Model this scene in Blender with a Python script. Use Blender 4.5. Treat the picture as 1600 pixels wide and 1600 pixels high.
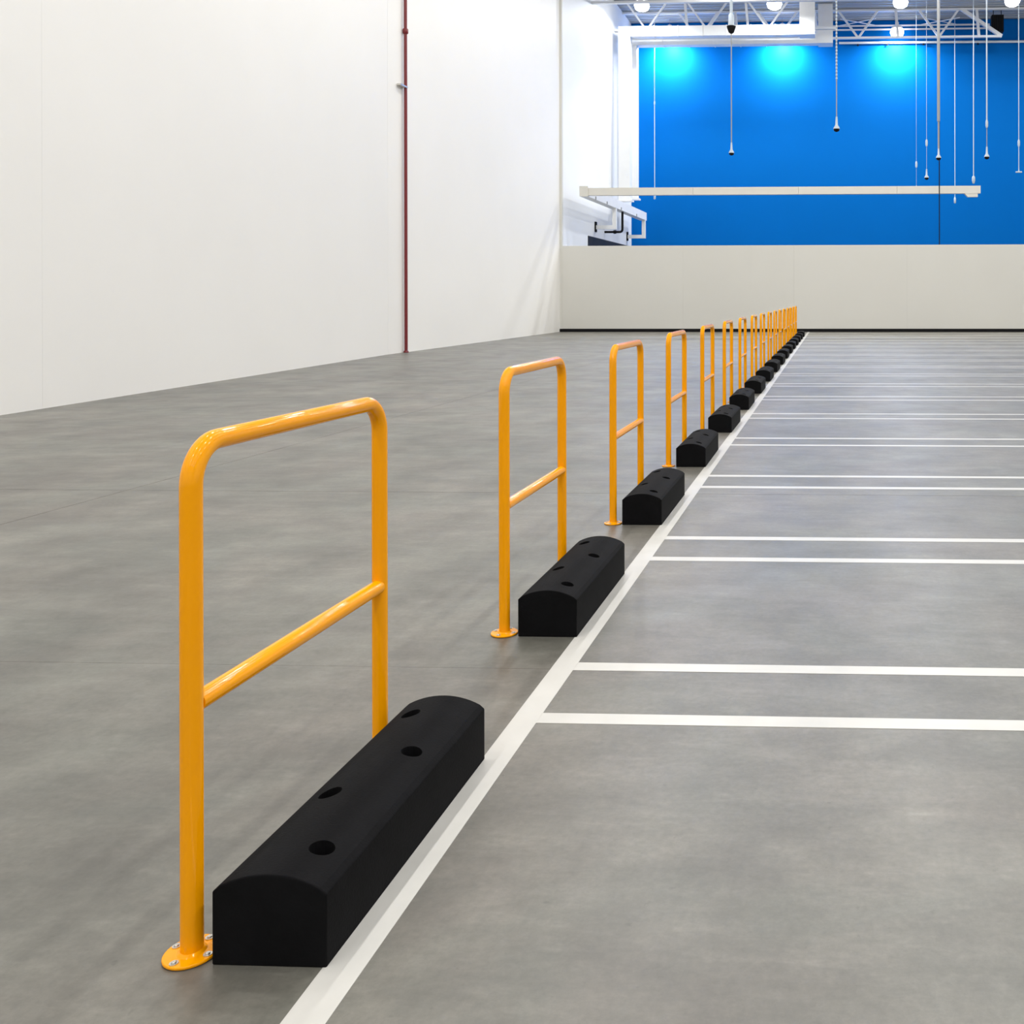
import bpy, bmesh, math, random
from mathutils import Vector, Matrix

for o in list(bpy.data.objects):
    bpy.data.objects.remove(o, do_unlink=True)
S = bpy.context.scene
C = S.collection
random.seed(7)
PI = math.pi

# ------------------------------------------------------------------ camera
CAM_H = 1.33
YAW, PITCH, ROLL = 0.03913, 0.00156, 0.00125
F, CX, CY = 1515.5, 1243.2, 467.8            # focal length and optical centre in pixels of a 1600 x 1600 frame
cy_, sy_ = math.cos(YAW), math.sin(YAW)
rt = Vector((cy_, sy_, 0)); fw = Vector((-sy_, cy_, 0)); up = Vector((0, 0, 1))
fw2 = fw * math.cos(PITCH) - up * math.sin(PITCH)
up2 = fw * math.sin(PITCH) + up * math.cos(PITCH)
r3 = rt * math.cos(ROLL) - up2 * math.sin(ROLL)
u3 = rt * math.sin(ROLL) + up2 * math.cos(ROLL)
cd = bpy.data.cameras.new('camera')
cam = bpy.data.objects.new('camera', cd); C.objects.link(cam)
M = Matrix((r3, u3, -fw2)).transposed().to_4x4(); M.translation = (0, 0, CAM_H)
cam.matrix_world = M
cd.sensor_fit = 'HORIZONTAL'; cd.sensor_width = 36.0; cd.lens = 36.0 * F / 1600
cd.shift_x = (800 - CX) / 1600; cd.shift_y = (CY - 800) / 1600
cd.clip_start = 0.05; cd.clip_end = 300
S.camera = cam

# ------------------------------------------------------------------ world, exposure, lamp power
W = bpy.data.worlds.new('world'); S.world = W; W.use_nodes = True
W.node_tree.nodes['Background'].inputs[0].default_value = (0.8, 0.88, 1, 1)
W.node_tree.nodes['Background'].inputs[1].default_value = 0.0
S.view_settings.view_transform = 'Standard'
S.view_settings.look = 'None'
S.view_settings.exposure = 0.0
S.view_settings.gamma = 1.0
S.view_settings.use_curve_mapping = False
HALL_LAMP_W = 218.0
FAR_LAMP_W = 300.0
WALL_LAMP_W = 640.0
HALL_LAMP_RGB = (1.0, 0.975, 0.93)
FAR_LAMP_RGB = (0.97, 0.99, 1.0)

# ------------------------------------------------------------------ materials
def mat(name, rgb, rough=0.6, metal=0.0, coat=0.0, spec=0.5, noise=0.0, nscale=4.0, bump=0.0, bscale=60.0, emit=None):
    m = bpy.data.materials.new(name); m.use_nodes = True
    nt = m.node_tree; b = nt.nodes['Principled BSDF']
    b.inputs['Roughness'].default_value = rough
    b.inputs['Metallic'].default_value = metal
    b.inputs['Coat Weight'].default_value = coat
    b.inputs['Coat Roughness'].default_value = 0.08
    b.inputs['Specular IOR Level'].default_value = spec
    b.inputs['Base Color'].default_value = (*rgb, 1)
    if noise or bump:
        g = nt.nodes.new('ShaderNodeNewGeometry')
    if noise:
        n = nt.nodes.new('ShaderNodeTexNoise'); n.inputs['Scale'].default_value = nscale
        n.inputs['Detail'].default_value = 5
        nt.links.new(g.outputs['Position'], n.inputs['Vector'])
        r = nt.nodes.new('ShaderNodeMapRange')
        r.inputs['From Min'].default_value = 0.3; r.inputs['From Max'].default_value = 0.7
        r.inputs['To Min'].default_value = 1 - noise; r.inputs['To Max'].default_value = 1 + noise
        nt.links.new(n.outputs['Fac'], r.inputs['Value'])
        v = nt.nodes.new('ShaderNodeVectorMath'); v.operation = 'SCALE'
        v.inputs[0].default_value = rgb
        nt.links.new(r.outputs['Result'], v.inputs['Scale'])
        nt.links.new(v.outputs['Vector'], b.inputs['Base Color'])
    if bump:
        n2 = nt.nodes.new('ShaderNodeTexNoise'); n2.inputs['Scale'].default_value = bscale
        n2.inputs['Detail'].default_value = 4
        nt.links.new(g.outputs['Position'], n2.inputs['Vector'])
        bp = nt.nodes.new('ShaderNodeBump'); bp.inputs['Strength'].default_value = bump
        bp.inputs['Distance'].default_value = 0.004
        nt.links.new(n2.outputs['Fac'], bp.inputs['Height'])
        nt.links.new(bp.outputs['Normal'], b.inputs['Normal'])
    if emit:
        b.inputs['Emission Color'].default_value = (*emit[0], 1)
        b.inputs['Emission Strength'].default_value = emit[1]
    return m

def concrete():
    m = bpy.data.materials.new('sealed_concrete'); m.use_nodes = True
    nt = m.node_tree; N = nt.nodes; L = nt.links; b = N['Principled BSDF']
    g = N.new('ShaderNodeNewGeometry')
    def noise(scale, detail=6, rough=0.55, sc=(1, 1, 1), rot=0, dist=0.0):
        mp = N.new('ShaderNodeMapping'); mp.inputs['Scale'].default_value = sc
        mp.inputs['Rotation'].default_value = (0, 0, rot)
        L.new(g.outputs['Position'], mp.inputs['Vector'])
        n = N.new('ShaderNodeTexNoise'); n.inputs['Scale'].default_value = scale
        n.inputs['Detail'].default_value = detail; n.inputs['Roughness'].default_value = rough
        n.inputs['Distortion'].default_value = dist
        L.new(mp.outputs['Vector'], n.inputs['Vector'])
        return n.outputs['Fac']
    def rng(s, a, c, lo, hi):
        r = N.new('ShaderNodeMapRange')
        for k, v in (('From Min', a), ('From Max', c), ('To Min', lo), ('To Max', hi)):
            r.inputs[k].default_value = v
        L.new(s, r.inputs['Value']); return r.outputs['Result']
    def mul(a, c):
        n = N.new('ShaderNodeMath'); n.operation = 'MULTIPLY'
        L.new(a, n.inputs[0]); L.new(c, n.inputs[1]); return n.outputs[0]
    big = rng(noise(0.6, 7, 0.6), 0.36, 0.64, 0.78, 1.16)
    mid = rng(noise(2.4, 8, 0.65, (1, 0.7, 1), 0.5), 0.34, 0.66, 0.78, 1.20)
    trowel = rng(noise(4.2, 8, 0.66, (0.45, 1.5, 1), 0.62, 0.3), 0.34, 0.66, 0.83, 1.17)
    fine = rng(noise(42, 6, 0.75), 0.3, 0.7, 0.85, 1.15)
    scuff = rng(noise(13, 6, 0.6, (0.4, 1.5, 1), 0.7), 0.55, 0.80, 1.0, 1.25)
    pits = rng(noise(31, 3, 0.5), 0.68, 0.80, 1.0, 0.70)
    fac = mul(mul(mul(big, mid), mul(trowel, fine)), mul(scuff, pits))
    hue = noise(1.1, 5, 0.6, dist=0.4)
    mx = N.new('ShaderNodeMix'); mx.data_type = 'RGBA'
    mx.inputs['A'].default_value = (0.136, 0.135, 0.116, 1)
    mx.inputs['B'].default_value = (0.158, 0.145, 0.125, 1)
    L.new(rng(hue, 0.38, 0.64, 0, 1), mx.inputs['Factor'])
    v = N.new('ShaderNodeVectorMath'); v.operation = 'SCALE'
    L.new(mx.outputs['Result'], v.inputs[0]); L.new(fac, v.inputs['Scale'])
    L.new(v.outputs['Vector'], b.inputs['Base Color'])
    L.new(rng(noise(1.7, 6, 0.6), 0.2, 0.8, 0.36, 0.48), b.inputs['Roughness'])
    bp = N.new('ShaderNodeBump'); bp.inputs['Strength'].default_value = 0.03
    bp.inputs['Distance'].default_value = 0.01
    L.new(noise(9, 6, 0.6), bp.inputs['Height'])
    L.new(bp.outputs['Normal'], b.inputs['Normal'])
    b.inputs['Specular IOR Level'].default_value = 0.70
    return m

MT = dict(
    concrete=concrete(),
    joint=mat('joint_filler', (0.05, 0.048, 0.045), 0.9),
    wall=mat('white_wall_paint', (0.875, 0.862, 0.835), 0.55, noise=0.015, nscale=0.35, bump=0.05, bscale=30),
    lowwall=mat('cream_wall_paint', (0.70, 0.69, 0.645), 0.55, noise=0.015, nscale=0.4),
    farwall=mat('bright_white_paint', (0.84, 0.85, 0.86), 0.6, noise=0.01, nscale=0.5),
    blue=mat('blue_wall_paint', (0.0001, 0.122, 0.445), 0.6, spec=0.04, noise=0.02, nscale=0.3),
    deck=mat('roof_deck_paint', (0.36, 0.39, 0.43), 0.6),
    steel=mat('white_steel_paint', (0.74, 0.75, 0.76), 0.45),
    duct=mat('white_duct', (0.82, 0.82, 0.81), 0.4, noise=0.02, nscale=2),
    cream=mat('cream_metal', (0.72, 0.70, 0.64), 0.45, noise=0.02, nscale=2),
    black=mat('black_paint', (0.007, 0.007, 0.008), 0.7, spec=0.15),
    dark=mat('charcoal_panel', (0.022, 0.023, 0.027), 0.6, spec=0.2),
    yellow=mat('yellow_powder_coat', (0.98, 0.383, 0.0002), 0.08, spec=0.27, noise=0.03, nscale=3),
    rubber=mat('black_rubber', (0.0032, 0.0032, 0.0040), 0.8, spec=0.12, noise=0.25, nscale=14, bump=0.25, bscale=160),
    zinc=mat('zinc_bolt', (0.62, 0.60, 0.56), 0.35, metal=0.9),
    line=mat('white_line_tape', (0.58, 0.57, 0.54), 0.36, noise=0.05, nscale=6, bump=0.02, bscale=40),
    red=mat('dark_red_paint', (0.17, 0.010, 0.014), 0.4),
    cord=mat('grey_cord', (0.30, 0.31, 0.32), 0.5),
    whitecord=mat('white_cord', (0.50, 0.57, 0.64), 0.5),
    lens=mat('lamp_lens', (0.9, 0.9, 0.9), 0.4, emit=((1, 1, 1), 12.0)),
)

# ------------------------------------------------------------------ mesh helpers
class MB:
    def __init__(s): s.v = []; s.f = []; s.sm = []
    def add(s, v, f, smooth=False):
        o = len(s.v); s.v += [tuple(p) for p in v]
        s.f += [tuple(i + o for i in q) for q in f]; s.sm += [smooth] * len(f)
    def box(s, x0, x1, y0, y1, z0, z1):
        s.add([(x0, y0, z0), (x1, y0, z0), (x1, y1, z0), (x0, y1, z0), (x0, y0, z1), (x1, y0, z1), (x1, y1, z1), (x0, y1, z1)],
              [(3, 2, 1, 0), (4, 5, 6, 7), (0, 1, 5, 4), (1, 2, 6, 5), (2, 3, 7, 6), (3, 0, 4, 7)])
        return s
    def tube(s, path, r, n=12, caps=True):
        P = [Vector(p) for p in path]; rings = []
        t0 = (P[1] - P[0]).normalized()
        a = t0.orthogonal().normalized()
        for i, p in enumerate(P):
            if i == 0: t = t0
            elif i == len(P) - 1: t = (P[-1] - P[-2]).normalized()
            else: t = ((P[i + 1] - p).normalized() + (p - P[i - 1]).normalized()).normalized()
            a = (a - t * a.dot(t)).normalized(); bq = t.cross(a)
            rr = r[i] if isinstance(r, (list, tuple)) else r
            rings.append([p + (a * math.cos(2 * PI * k / n) + bq * math.sin(2 * PI * k / n)) * rr for k in range(n)])
        v = [q for g in rings for q in g]; f = []
        for i in range(len(P) - 1):
            for k in range(n):
                k2 = (k + 1) % n
                f.append((i * n + k, i * n + k2, (i + 1) * n + k2, (i + 1) * n + k))
        s.add(v, f, True)
        if caps:
            s.add(rings[0], [tuple(reversed(range(n)))]); s.add(rings[-1], [tuple(range(n))])
        return s
    def lathe(s, prof, n=16, at=(0, 0, 0)):
        v = []; f = []
        for r, z in prof:
            v += [(at[0] + r * math.cos(2 * PI * k / n), at[1] + r * math.sin(2 * PI * k / n), at[2] + z) for k in range(n)]
        for i in range(len(prof) - 1):
            for k in range(n):
                k2 = (k + 1) % n
                f.append((i * n + k, i * n + k2, (i + 1) * n + k2, (i + 1) * n + k))
        s.add(v, f, True)
        s.add(v[:n], [tuple(reversed(range(n)))]); s.add(v[-n:], [tuple(range(n))])
        return s
    def prism(s, poly, y0, y1):                       # polygon in x-z, counter-clockwise seen from -y, drawn out along y
        n = len(poly)
        v = [(x, y0, z) for x, z in poly] + [(x, y1, z) for x, z in poly]
        f = [tuple(range(n)), tuple(reversed(range(n, 2 * n)))]
        f += [(i, i + n, (i + 1) % n + n, (i + 1) % n) for i in range(n)]
        s.add(v, f); return s
    def bar(s, a, b, w, h=None):                      # square bar between two points
        h = h or w
        a = Vector(a); b = Vector(b); t = (b - a).normalized()
        u = t.cross(Vector((0, 1, 0)) if abs(t.y) < 0.9 else Vector((0, 0, 1))).normalized(); q = t.cross(u)
        v = [p + u * (i * w / 2) + q * (j * h / 2) for p in (a, b) for i, j in ((-1, -1), (1, -1), (1, 1), (-1, 1))]
        s.add(v, [(0, 1, 2, 3), (7, 6, 5, 4), (0, 4, 5, 1), (1, 5, 6, 2), (2, 6, 7, 3), (3, 7, 4, 0)])
        return s
    def mesh(s, name, m):
        me = bpy.data.meshes.new(name); me.from_pydata(s.v, [], s.f)
        me.polygons.foreach_set('use_smooth', s.sm)
        bm = bmesh.new(); bm.from_mesh(me); bmesh.ops.recalc_face_normals(bm, faces=bm.faces); bm.to_mesh(me); bm.free()
        me.materials.append(MT[m]); me.update(); return me
    def build(s, name, m, parent=None, loc=None):
        return put(name, s.mesh(name, m), parent, loc)

def put(name, me, parent=None, loc=None):
    o = bpy.data.objects.new(name, me); C.objects.link(o)
    if parent: o.parent = parent
    if loc: o.location = loc
    return o
def empty(name, loc=(0, 0, 0), rz=0.0):
    o = bpy.data.objects.new(name, None); C.objects.link(o)
    o.location = loc; o.rotation_euler.z = rz; o.empty_display_size = 0.2
    return o
def tag(o, label, cat, group=None):
    o['label'] = label; o['category'] = cat
    if group: o['group'] = group
    return o
def struct(o, label=None, cat=None):
    o['kind'] = 'structure'
    if label: o['label'] = label
    if cat: o['category'] = cat
    return o
def copy_tree(o, parent=None):
    c = o.copy(); C.objects.link(c); c.parent = parent
    for ch in o.children: copy_tree(ch, c)
    return c
ORD = ['nearest', 'second', 'third', 'fourth', 'fifth', 'sixth', 'seventh', 'eighth', 'ninth', 'tenth', 'eleventh', 'twelfth',
       'thirteenth', 'fourteenth', 'fifteenth', 'sixteenth', 'seventeenth', 'eighteenth', 'nineteenth', 'twentieth', 'twenty-first',
       'twenty-second', 'twenty-third', 'twenty-fourth', 'twenty-fifth', 'twenty-sixth', 'twenty-seventh', 'twenty-eighth',
       'twenty-ninth', 'thirtieth', 'thirty-first', 'thirty-second', 'thirty-third', 'thirty-fourth', 'thirty-fifth', 'thirty-sixth',
       'thirty-seventh', 'thirty-eighth']

# ------------------------------------------------------------------ the setting
XL, XR, YN, YB, ZC = -11.0, 20.0, -22.0, 51.5, 16.0
Y_LOW = 37.87
base = MB().box(XL - 0.2, XR, YN, YB + 0.2, -0.30, -0.015).build('floor', 'joint')
struct(base, 'grey sealed concrete floor of the hall with fine saw-cut joints', 'floor')
xc = [XL - 0.2, -4.905, 7.6, XR]
yc = [YN, -12.1, -5.9, 0.33, 3.44, 6.55, 12.77, 18.99, 25.21, 31.43, 37.80, 44.7, YB + 0.2]
G = 0.0022
for i in range(len(xc) - 1):
    for j in range(len(yc) - 1):
        ga = [0.0022, 0.0007][yc[j] == 3.44]; gb = [0.0022, 0.0007][yc[j + 1] == 3.44]
        MB().box(xc[i] + G, xc[i + 1] - G, yc[j] + ga, yc[j + 1] - gb, -0.02, 0.0).build('slab', 'concrete', base)

# left wall: front run splays in slightly, then a straight run from the pipe to the corner, then the far bay
def wall_panel(name, a, b, t, z1, m, parent=None):
    a = Vector((*a, 0)); b = Vector((*b, 0)); d = (b - a).normalized(); n = Vector((-d.y, d.x, 0)) * t
    mb = MB()
    v = [a, b, b + n, a + n]; v = v + [p + Vector((0, 0, z1)) for p in v]
    mb.add(v, [(3, 2, 1, 0), (4, 5, 6, 7), (0, 1, 5, 4), (1, 2, 6, 5), (2, 3, 7, 6), (3, 0, 4, 7)])
    return mb.build(name, m, parent)
def on(y):                                            # x of the front left wall at y
    return -9.515 + (y - 10.77) * (-10.545 + 9.515) / (22.55 - 10.77)
wl = struct(empty('wall_left', (0, 0, 0)), 'tall white painted panel wall on the left with no openings', 'wall')
ys = [YN, -11.0, 0.2, 11.37, 22.58]
for i in range(4):
    wall_panel('wall_panel', (on(ys[i] + 0.001), ys[i] + 0.001), (on(ys[i + 1] - 0.001), ys[i + 1] - 0.001), 0.25, ZC, 'wall', wl)
wall_panel('wall_panel', (-10.5476, 22.583), (-10.80, Y_LOW), 0.40, ZC, 'wall', wl)
wall_panel('wall_backing', (on(YN) - 0.27, YN), (on(22.58) - 0.27, 22.58), 0.05, ZC, 'joint', wl)
struct(MB().box(-11.1, -10.80, Y_LOW, YB, 0, ZC).build('wall_left_far', 'farwall'), 'bright white side wall of the bay behind the low wall', 'wall')
struct(MB().box(-11.1, XR, YB, YB + 0.2, 0, ZC).build('wall_back', 'blue'), 'bright blue painted wall at the far end', 'wall')
struct(MB().box(XR, XR + 0.2, YN, YB + 0.2, 0, ZC).build('wall_right', 'wall'))
struct(MB().box(-7.2, XR, YN - 0.2, YN, 0, ZC).build('wall_front', 'wall'))
# ribbed roof deck
db = MB()
yy = YN; prof = []
while yy < YB + 0.1:
    prof += [(yy, ZC), (yy + 0.20, ZC), (yy + 0.23, ZC + 0.07), (yy + 0.37, ZC + 0.07)]
    yy += 0.40
prof.append((yy, ZC))
n = len(prof)
dv = [(XL - 0.3, y, z) for y, z in prof] + [(XR + 0.2, y, z) for y, z in prof]
db.add(dv, [(i, i + 1, i + 1 + n, i + n) for i in range(n - 1)])
db.box(XL - 0.3, XR + 0.2, YN, YB + 0.2, ZC + 0.09, ZC + 0.15)
struct(db.build('ceiling', 'deck'), 'pale ribbed metal roof deck above the steel joists', 'ceiling')
# low wall with joints, black base
lw = struct(empty('wall_low', (0, 0, 0)), 'cream low wall across the hall with a black base strip', 'wall')
xs = [-10.698, -5.90, -1.55, 2.85, 7.25, 11.65, XR]
for i in range(len(xs) - 1):
    MB().box(xs[i] + 0.001, xs[i + 1] - 0.001, Y_LOW, Y_LOW + 0.14, 0.125, 3.39).build('wall_panel', 'lowwall', lw)
MB().box(-10.69, XR, Y_LOW + 0.02, Y_LOW + 0.12, 0.0, 3.38).build('wall_core', 'joint', lw)
struct(MB().box(-10.80, XR, Y_LOW - 0.012, Y_LOW + 0.02, 0.0, 0.122).build('baseboard_low', 'black'), 'black base strip along the foot of the cream low wall', 'baseboard')
struct(MB().box(-10.97, -10.70, Y_LOW + 0.0, Y_LOW + 0.16, 0, ZC).build('trim_1', 'lowwall'), 'narrow beige full-height edge strip where low wall meets left wall', 'trim')
dr = struct(empty('door_1', (-10.80, 46.5, 0)), 'charcoal roll-up door in the white side wall, mostly behind low wall', 'door')
for k in range(8):
    MB().box(-0.01, 0.03, -4.22, 4.22, 0.51 * k + 0.004, 0.51 * k + 0.506).build('door_panel', 'dark', dr)

# ------------------------------------------------------------------ hoop barriers
X_H, Y_H0, PITCH_Y, HOOP_L, HOOP_Z, MID_Z = -1.3024, 1.9167, 1.878, 0.817, 1.034, 0.5054
RT = 0.0213; RB = 0.085
def make_hoop():
    root = empty('safety_hoop', (0, 0, 0))
    path = [(0, 0, 0.004), (0, 0, 0.3), (0, 0, HOOP_Z - RB - 0.1)]
    for k in range(13):
        a = PI / 2 * k / 12
        path.append((0, RB - RB * math.cos(a), HOOP_Z - RB + RB * math.sin(a)))
    path.append((0, HOOP_L / 2, HOOP_Z))
    for k in range(13):
        a = PI / 2 * (1 - k / 12)
        path.append((0, HOOP_L - RB + RB * math.cos(a), HOOP_Z - RB + RB * math.sin(a)))
    path += [(0, HOOP_L, HOOP_Z - RB - 0.1), (0, HOOP_L, 0.3), (0, HOOP_L, 0.004)]
    MB().tube(path, RT, 24).build('bent_tube', 'yellow', root)
    MB().tube([(0, RT * 0.6, MID_Z), (0, HOOP_L - RT * 0.6, MID_Z)], 0.0205, 20).build('mid_rail', 'yellow', root)
    for y in (0, HOOP_L):
        p = MB().lathe([(0.051, 0.0012), (0.0525, 0.003), (0.0525, 0.0062), (0.051, 0.0075)], 36)
        p.lathe([(RT + 0.006, 0.0075), (RT + 0.002, 0.011), (RT - 0.001, 0.0135)], 24)
        pl = p.build('base_plate', 'yellow', root, (0, y, 0))
        for k in range(4):
            a = -0.26 + k * PI / 2
            q = MB().lathe([(0.0085, 0.0075), (0.0085, 0.0092)], 14)
            q.lathe([(0.0052, 0.0092), (0.0052, 0.0115), (0.0040, 0.0120)], 6)
            q.build('bolt', 'zinc', pl, (0.041 * math.cos(a), 0.041 * math.sin(a), 0))
    return root
hoop = make_hoop()
NH = 17
def row_y(y0, k):                                     # bays are a touch wider from the third on
    return y0 + k * PITCH_Y + max(0, k - 2) * 0.072
for k in range(NH):
    o = hoop if k == 0 else copy_tree(hoop)
    o.location = (X_H + random.uniform(-.004, .004) * (k > 0), row_y(Y_H0, k), 0)
    lab = ('nearest and largest yellow steel hoop, beside the nearest black stop' if k == 0 else
           'farthest yellow steel hoop, at the end of the row by low wall' if k == NH - 1 else
           ORD[k] + ' yellow steel tube hoop in the row, counting from the nearest')
    tag(o, lab, 'barrier', 'yellow hoops in a row along the white line')

# ------------------------------------------------------------------ rubber wheel stops
BW, BL, BS, BT = 0.2335, 0.875, 0.150, 0.183
def make_stop_mesh():
    w = BW / 2
    poly = [(-w, 0.0), (w, 0.0), (w, BS - 0.004)]
    cch = BT - BS; R_ = (w * w + cch * cch) / (2 * cch); a0 = math.asin(w / R_)
    for k in range(1, 16):
        a = a0 * (1 - 2 * k / 16)
        poly.append((R_ * math.sin(a), BT - R_ + R_ * math.cos(a)))
    poly.append((-w, BS - 0.004))
    mb = MB().prism(poly, 0, BL)
    b = mb.build('stop_body', 'rubber')
    bv = b.modifiers.new('bv', 'BEVEL'); bv.width = 0.003; bv.segments = 2; bv.limit_method = 'ANGLE'; bv.angle_limit = 0.6
    cut = MB()
    for x, y in ((0.050, 0.108), (-0.050, 0.330), (0.050, 0.541), (-0.050, 0.761)):
        cut.lathe([(0.011, 0.02), (0.011, 0.115), (0.0245, 0.117), (0.0265, 0.25)], 24, (x, y, 0))
    c = cut.build('cutter', 'rubber')
    bo = b.modifiers.new('bo', 'BOOLEAN'); bo.object = c; bo.operation = 'DIFFERENCE'; bo.solver = 'EXACT'
    dg = bpy.context.evaluated_depsgraph_get(); dg.update()
    me = bpy.data.meshes.new_from_object(b.evaluated_get(dg))
    me.name = 'stop_body'
    me.polygons.foreach_set('use_smooth', [False] * len(me.polygons))
    bpy.data.objects.remove(b); bpy.data.objects.remove(c)
    return me
sm = make_stop_mesh()
pin = MB().lathe([(0.0100, 0.0), (0.0100, 0.030), (0.0165, 0.031), (0.0165, 0.037), (0.011, 0.040)], 12).mesh('anchor_bolt', 'black')
X_B, Y_B0 = -1.1245, 1.886
for k in range(NH):
    o = empty('wheel_stop', (X_B, row_y(Y_B0, k), 0), random.uniform(-.004, .004) * (k > 0))
    put('stop_body', sm, o)
    for x, y in ((0.050, 0.108), (-0.050, 0.330), (0.050, 0.541), (-0.050, 0.761)):
        put('anchor_bolt', pin, o, (x, y, 0.082))
    lab = ('nearest and largest black rubber wheel stop, with four bolt holes' if k == 0 else
           'farthest black rubber wheel stop, at the end of the row' if k == NH - 1 else
           ORD[k] + ' black rubber wheel stop in the row, counting from the nearest')
    tag(o, lab, 'wheel stop', 'black rubber wheel stops along the white line')

# ------------------------------------------------------------------ floor lines
tag(MB().box(-1.0157, -0.9325, -3.0, Y_LOW - 0.03, 0.0002, 0.0010).build('floor_line', 'line'),
    'long white floor line running away beside the black stops', 'floor line')
LA, LB, LW = 2.9995, 3.430, 0.0735
idx = 0
for k in range(19):
    for y in (row_y(LA, k), row_y(LB, k)):
        if y > Y_LOW - 0.3: continue
        tag(MB().box(-0.9323, 8.5, y, y + LW, 0.0002, 0.0010).build('floor_line', 'line'),
            ORD[idx] + ' white cross line from the front, running right from long line', 'floor line', 'white cross lines marking the bays')
        idx += 1

# ------------------------------------------------------------------ red pipe on the left wall
px, py = -10.49, 23.42
rp = tag(empty('standpipe', (px, py, 0)), 'dark red vertical pipe on the white left wall', 'pipe')
MB().tube([(0, 0, 0.01), (0, 0, 8), (0, 0, ZC - 0.02)], 0.038, 14).build('pipe', 'red', rp)
MB().lathe([(0.05, 7.82), (0.065, 7.84), (0.065, 7.93), (0.05, 7.95)], 14).build('coupling', 'red', rp)
MB().lathe([(0.06, 0.002), (0.06, 0.03), (0.04, 0.05)], 14).build('floor_flange', 'red', rp)
MB().box(-0.055, 0.045, -0.36, 0.03, 6.49, 6.53).build('wall_strap', 'zinc', rp)

# ------------------------------------------------------------------ ducts in the far bay
def duct(name, label, y0, x1, zt_end, z_bot):
    xa, xb = -10.42, -9.865; d = 0.50; zb, zt = 14.02, 14.51
    r = tag(empty(name, (xb, y0, z_bot)), label, 'duct', 'white ducts in the far bay')
    def P(mb, nm, m='duct'):
        for i, v in enumerate(mb.v): mb.v[i] = (v[0] - xb, v[1] - y0, v[2] - z_bot)
        return mb.build(nm, m, r)
    P(MB().box(xa, xb, y0, y0 + d, z_bot, zt), 'riser')
    P(MB().box(xb, x1 - 0.74, y0, y0 + d, zb, zt), 'cross_duct')
    # elbow turning up with a stepped underside
    e = MB().prism([(x1 - 0.74, zb), (x1, zb), (x1, ZC - 0.02), (x1 - 0.74, ZC - 0.02)], y0 - 0.03, y0 + d + 0.25)
    P(e, 'end_riser')
    for k in range(1, 7):
        x = xb + (x1 - 0.74 - xb) * k / 7
        P(MB().box(x - 0.02, x + 0.02, y0 - 0.02, y0 + d + 0.02, zb - 0.02, zt + 0.02), 'joint_flange')
    P(MB().box(xa - 0.04, xb + 0.09, y0 - 0.04, y0 + d + 0.04, z_bot - 0.02, z_bot + 0.06), 'end_flange')
    return r
duct('air_duct', 'white square duct nearer the camera, dropping down the bright side wall', 46.7, -0.89, 16, 6.05)
duct('air_duct', 'white square duct tight behind the other duct, reaching farther right', 48.35, -0.02, 16, 6.30)

# ------------------------------------------------------------------ roof joists
def joist(y, x0, x1, nodes, label, w=0.10, endx=None):
    r = tag(empty('roof_joist', (x0, y, 14.47)), label, 'joist', 'white steel roof joists in the far bay')
    def P(mb, nm):
        for i, v in enumerate(mb.v): mb.v[i] = (v[0] - x0, v[1] - y, v[2] - 14.47)
        return mb.build(nm, 'steel', r)
    zb, zt = 14.53, 15.92
    P(MB().box(x0, x1, y - 0.09, y + 0.09, zb - 0.05, zb + 0.05), 'bottom_chord')
    P(MB().box(x0, XR, y - 0.09, y + 0.09, zt - 0.05, zt + 0.05), 'top_chord')
    for nx in nodes:
        P(MB().bar((nx, y, zb), (nx - 1.0, y, zt), w), 'web')
        P(MB().bar((nx, y, zb), (nx + 1.0, y, zt), w), 'web')
        P(MB().bar((nx + 2.02, y, zb), (nx + 1.9, y, zt), w * 1.3), 'post')
    if endx is not None:
        P(MB().bar((x1, y, zb), (endx, y, zt), 0.17), 'end_brace')
    return r
j1 = joist(49.4, -10.79, 8.50, [-6.9, -2.83, 1.264, 5.34], 'white steel roof joist closest to the blue wall, with pointed right end', endx=6.5)
joist(47.55, -10.79, 0.2, [-9.2, -6.2, -3.2], 'white steel roof joist showing just above the two white ducts', w=0.09)
joist(43.0, -10.79, XR, [-8.6, -4.5, -0.4, 3.7, 7.8], 'white steel roof joist at the very top of the picture', w=0.10)
for x in (1.26, 5.5):
    for sg in (-1, 1):
        MB().bar((x + 10.79 - 0.9 * sg, 0.05, 1.05), (x + 10.79 + 0.9 * sg, 1.60, 1.15), 0.04).build('cross_brace', 'steel', j1)
for z, lb in ((15.66, 'upper of two thin white rails across the top of blue wall'), (15.46, 'lower of two thin white rails across the top of blue wall')):
    tag(MB().box(-10.79, 8.2, 51.22, 51.28, z - 0.04, z + 0.04).build('bridging_rail', 'steel'), lb, 'rail', 'thin rails in front of the blue wall')
# sprinkler pipe along the blue wall
sp = tag(empty('sprinkler_pipe', (0.3, 51.36, 14.80)), 'white sprinkler pipe with black heads along top of the blue wall', 'pipe')
MB().tube([(0, 0, 0), (8, 0, -0.02), (17.5, 0, -0.06)], 0.065, 10).build('pipe', 'steel', sp)
for x in (1.0, 2.55, 4.45, 7.3, 10.2):
    MB().lathe([(0.06, -0.16), (0.06, -0.13), (0.025, -0.12), (0.025, -0.05)], 10, (x, 0, 0)).build('sprinkler_head', 'black', sp)
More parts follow.
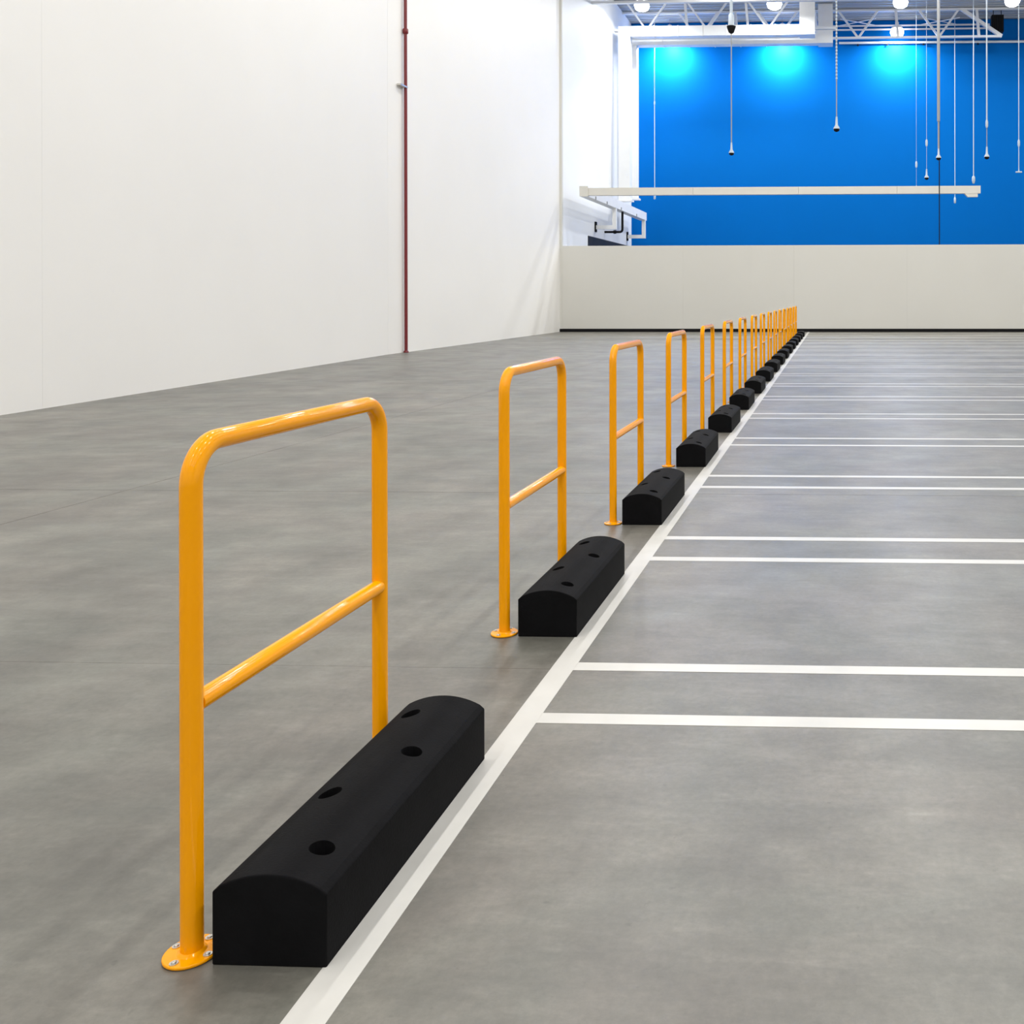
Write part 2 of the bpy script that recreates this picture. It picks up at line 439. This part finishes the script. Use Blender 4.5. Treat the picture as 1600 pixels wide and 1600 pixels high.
# dark louvred unit
uh = tag(empty('unit_heater', (8.35, 49.66, 14.85)), 'dark louvred unit hanging under the deck behind the pointed joist end', 'heater')
MB().box(-0.30, 0.30, -0.02, 0.35, 0, 0.85).build('casing', 'black', uh)
for k in range(5):
    MB().box(-0.27 + k * 0.115, -0.21 + k * 0.115, -0.07, -0.02, 0.04, 0.81).build('louvre', 'black', uh)
for x in (-0.2, 0.2):
    MB().tube([(x, 0.15, 0.85), (x, 0.15, ZC - 14.85 - 0.01)], 0.02, 8).build('hanger_rod', 'dark', uh)

# ------------------------------------------------------------------ long beam, side track and brackets above the low wall
lbm = tag(empty('overhead_beam', (-9.79, 38.45, 5.44)), 'long cream beam running level in front of the blue wall', 'beam')
for x0, x1 in ((0, 4.2), (4.2, 8.4), (8.4, 12.3), (12.3, 15.58)):
    MB().box(x0 + .004, x1 - .004, 0, 0.22, 0.0, 0.30).build('beam_length', 'cream', lbm)
MB().prism([(14.95, -0.001), (15.08, -0.14), (15.47, -0.14), (15.47, -0.001)], 0.01, 0.2).build('end_block', 'cream', lbm)
MB().box(-0.02, 0.0, -0.0, 0.22, 0.0, 0.30).build('end_cap', 'cream', lbm)
st = tag(empty('side_track', (-9.97, 38.45, 5.40)), 'white boxed track along the side wall above the charcoal door', 'track')
for y0, y1 in ((0, 4.4), (4.4, 9.0), (9.0, 12.2)):
    MB().box(-0.18, 0.155, y0 + .004, y1 - .004, 0.0, 0.41).build('track_length', 'duct', st)
MB().box(-0.185, 0.16, -0.03, 0.0, 0.0, 0.415).build('end_cap', 'cream', st)
for y in (1.2, 3.2, 6.0, 9.5):
    MB().box(0.155, 0.19, y, y + 0.06, 0.0, 0.12).build('clip', 'cord', st)
for k, y in enumerate((43.6, 50.35)):
    b = tag(empty('wall_bracket', (-10.80, y, 4.45)), 'white angled bracket under the boxed track, ' + ('nearer' if k == 0 else 'farther') + ' of the two', 'bracket', 'angled brackets carrying the boxed track')
    MB().box(0.02, 0.98, -0.08, 0.08, 0, 0.18).build('arm', 'duct', b)
    MB().box(0.80, 0.98, -0.08, 0.08, 0.18, 0.947).build('upright', 'duct', b)
    MB().box(0.0, 0.06, -0.12, 0.12, -0.12, 0.34).build('wall_plate', 'black', b)
dp = tag(empty('drain_pipe', (-9.95, 45.4, 4.45)), 'black bent pipe under the white boxed track', 'pipe')
pts = [(0, 0, 0.947), (0, 0, 0.18)] + [(-0.12 + 0.12 * math.cos(a), 0, 0.12 - 0.12 * math.sin(a)) for a in [PI / 2 * k / 5 for k in range(1, 6)]] + [(-0.845, 0, 0.0)]
MB().tube(pts, 0.055, 12).build('pipe', 'black', dp)
MB().tube([(-0.30, 0, 0), (-0.42, 0, 0)], 0.085, 12).build('coupling', 'black', dp)

# ------------------------------------------------------------------ cords hanging from the roof
def cord(x, y, z_end, label, segs, tip, cat='cord', collar=None):
    r = tag(empty('hanging_cord', (x, y, z_end)), label, cat, 'cords hanging from the roof')
    H = ZC - z_end
    for z0, z1, rad, m in segs:                       # heights above the tip
        MB().tube([(0, 0, z0), (0, 0, min(z1, H - 0.005))], rad, 8).build('cord', m, r)
    if tip == 'bell':
        MB().lathe([(0.03, 0.0), (0.085, 0.03), (0.095, 0.09)], 12).build('socket', 'black', r)
        MB().lathe([(0.10, 0.09), (0.10, 0.12), (0.04, 0.22), (0.028, 0.48)], 12).build('bell', 'whitecord', r)
    elif tip == 'handle':
        MB().lathe([(0.03, 0.0), (0.055, 0.03), (0.055, 0.25), (0.02, 0.34)], 10).build('handle', 'whitecord', r)
    elif tip == 'tee':
        MB().tube([(-0.13, 0, 0.03), (0.13, 0, 0.03)], 0.032, 10).build('cross_handle', 'whitecord', r)
        MB().lathe([(0.03, 0.05), (0.02, 0.18)], 10).build('stem', 'whitecord', r)
    if collar:
        for z, rad, hh, m in collar:
            MB().lathe([(rad * 0.6, z - hh / 2), (rad, z - hh / 4), (rad, z + hh / 4), (rad * 0.6, z + hh / 2)], 10).build('collar', m, r)
    return r
cord(-9.27, 50.0, 6.45, 'white hanging cord at far left of the blue wall, below the ducts', [(0.3, 99, 0.021, 'whitecord')], 'handle', collar=[(5.0, 0.04, 0.2, 'whitecord')])
c2 = cord(-3.77, 35.77, 6.6, 'grey hanging cord with black cone on a white rod near the top', [(0.45, 4.6, 0.022, 'cord'), (4.9, 99, 0.055, 'whitecord')], 'bell')
MB().lathe([(0.03, 4.50), (0.10, 4.55), (0.16, 4.72), (0.17, 4.78)], 14).build('cone', 'black', c2)
MB().lathe([(0.12, 4.78), (0.10, 5.2), (0.06, 5.25)], 14).build('rod_sleeve', 'whitecord', c2)
cord(0.10, 30.83, 6.6, 'grey hanging chain cord ending highest, alone over middle of blue wall', [(0.45, 1.6, 0.018, 'cord'), (1.6, 99, 0.022, 'cord')], 'bell',
     collar=[(1.7 + 0.11 * k, 0.030, 0.06, 'whitecord') for k in range(34)])
cord(3.96, 46.57, 6.35, 'very thin hanging cord that goes down behind the cream beam', [(0.3, 99, 0.006, 'whitecord')], 'handle', collar=[(1.35, 0.05, 0.3, 'whitecord')])
cord(4.16, 43.56, 6.6, 'thin hanging cord just left of the thick grey cord, with bell tip', [(0.45, 99, 0.008, 'whitecord')], 'bell', collar=[(1.65, 0.05, 0.3, 'whitecord')])
cord(4.03, 37.40, 6.6, 'thickest grey hanging cord, with bell tip beside the black cable', [(0.45, 1.5, 0.035, 'cord'), (1.5, 99, 0.058, 'cord')], 'bell')
cord(6.22, 50.0, 6.16, 'white hanging cord that passes behind beam with handle below it', [(0.3, 99, 0.019, 'whitecord')], 'handle')
cord(6.47, 45.13, 6.6, 'white hanging cord ending in a handle just above beam end', [(0.3, 99, 0.023, 'whitecord')], 'handle', collar=[(0.2, 0.075, 0.3, 'whitecord')])
cord(5.84, 37.22, 6.6, 'white hanging cord turning grey, with bell tip right of beam end', [(0.45, 1.35, 0.016, 'cord'), (1.35, 99, 0.026, 'whitecord')], 'bell', collar=[(1.35, 0.05, 0.3, 'whitecord')])
cord(7.82, 41.3, 6.6, 'white hanging cord at the right edge with a cross-bar tip', [(0.15, 99, 0.018, 'whitecord')], 'tee', collar=[(1.25, 0.05, 0.3, 'whitecord')])
bc = tag(empty('black_cable', (4.145, 38.2, 0.0)), 'thin black cable passing in front of the cream beam', 'cable')
MB().tube([(0, 0, 0.002), (0, 0, ZC - 0.01)], 0.020, 8).build('cable', 'black', bc)

# ------------------------------------------------------------------ high-bay lamps
lamp_me = None
def lamp_parts():
    h_ = MB().lathe([(0.30, 0.15), (0.31, 0.17), (0.22, 0.30), (0.10, 0.36), (0.10, 0.50), (0.06, 0.52)], 20).mesh('reflector', 'steel')
    l_ = MB().lathe([(0.20, -0.26), (0.30, -0.20), (0.36, -0.04), (0.33, 0.10), (0.285, 0.15)], 20).mesh('lens', 'lens')
    s_ = MB().tube([(0, 0, 0.52), (0, 0, 0.80)], 0.012, 6).mesh('hanger', 'cord')
    return h_, l_, s_
LP = lamp_parts()
def lamp_data(name, w, rgb):
    l = bpy.data.lights.new(name, 'AREA'); l.shape = 'DISK'; l.size = 0.5; l.energy = w; l.color = rgb
    return l
HL = lamp_data('hall_lamp', HALL_LAMP_W, HALL_LAMP_RGB); FL = lamp_data('bay_lamp', FAR_LAMP_W, FAR_LAMP_RGB); WL = lamp_data('wall_lamp', WALL_LAMP_W, FAR_LAMP_RGB)
def lamp(x, y, ld, label, group):
    r = tag(empty('high_bay_lamp', (x, y, 15.19)), label, 'lamp', group)
    put('reflector', LP[0], r); put('lens', LP[1], r); put('hanger', LP[2], r)
    put('bulb', ld, r, (0, 0, -0.275))
for x, nm in ((-8.6, 'behind white duct above leftmost bright spot on blue wall'), (-2.67, 'behind white duct above middle bright spot on blue wall'),
              (3.32, 'seen through the joist above the right bright spot on blue wall')):
    lamp(x, 50.75, WL, 'high-bay lamp ' + nm, 'lamps along the blue wall')
for x, nm in ((-9.05, 'leftmost, next to the bright side wall'), (-2.77, 'above the white ducts, second from the left'),
              (3.15, 'directly above the lamp in the joist'), (8.34, 'at top right, above the dark louvred unit')):
    lamp(x, 45.6, FL, 'glowing high-bay lamp at the top edge, ' + nm, 'lamps at the top of the picture')
for y in [40.8 - 4.7 * k for k in range(13)]:  # rearmost rows, behind the camera, are added to brighten surfaces facing it
    for x in (-4.8, 3.2, 11.2):
        lamp(x, y, HL, 'white high-bay lamp unseen under the hall roof, rearmost rows added for light', 'lamps over the main hall')
lamp(15.0, 45.6, FL, 'white high-bay lamp under the roof of the far bay, right of the picture', None)
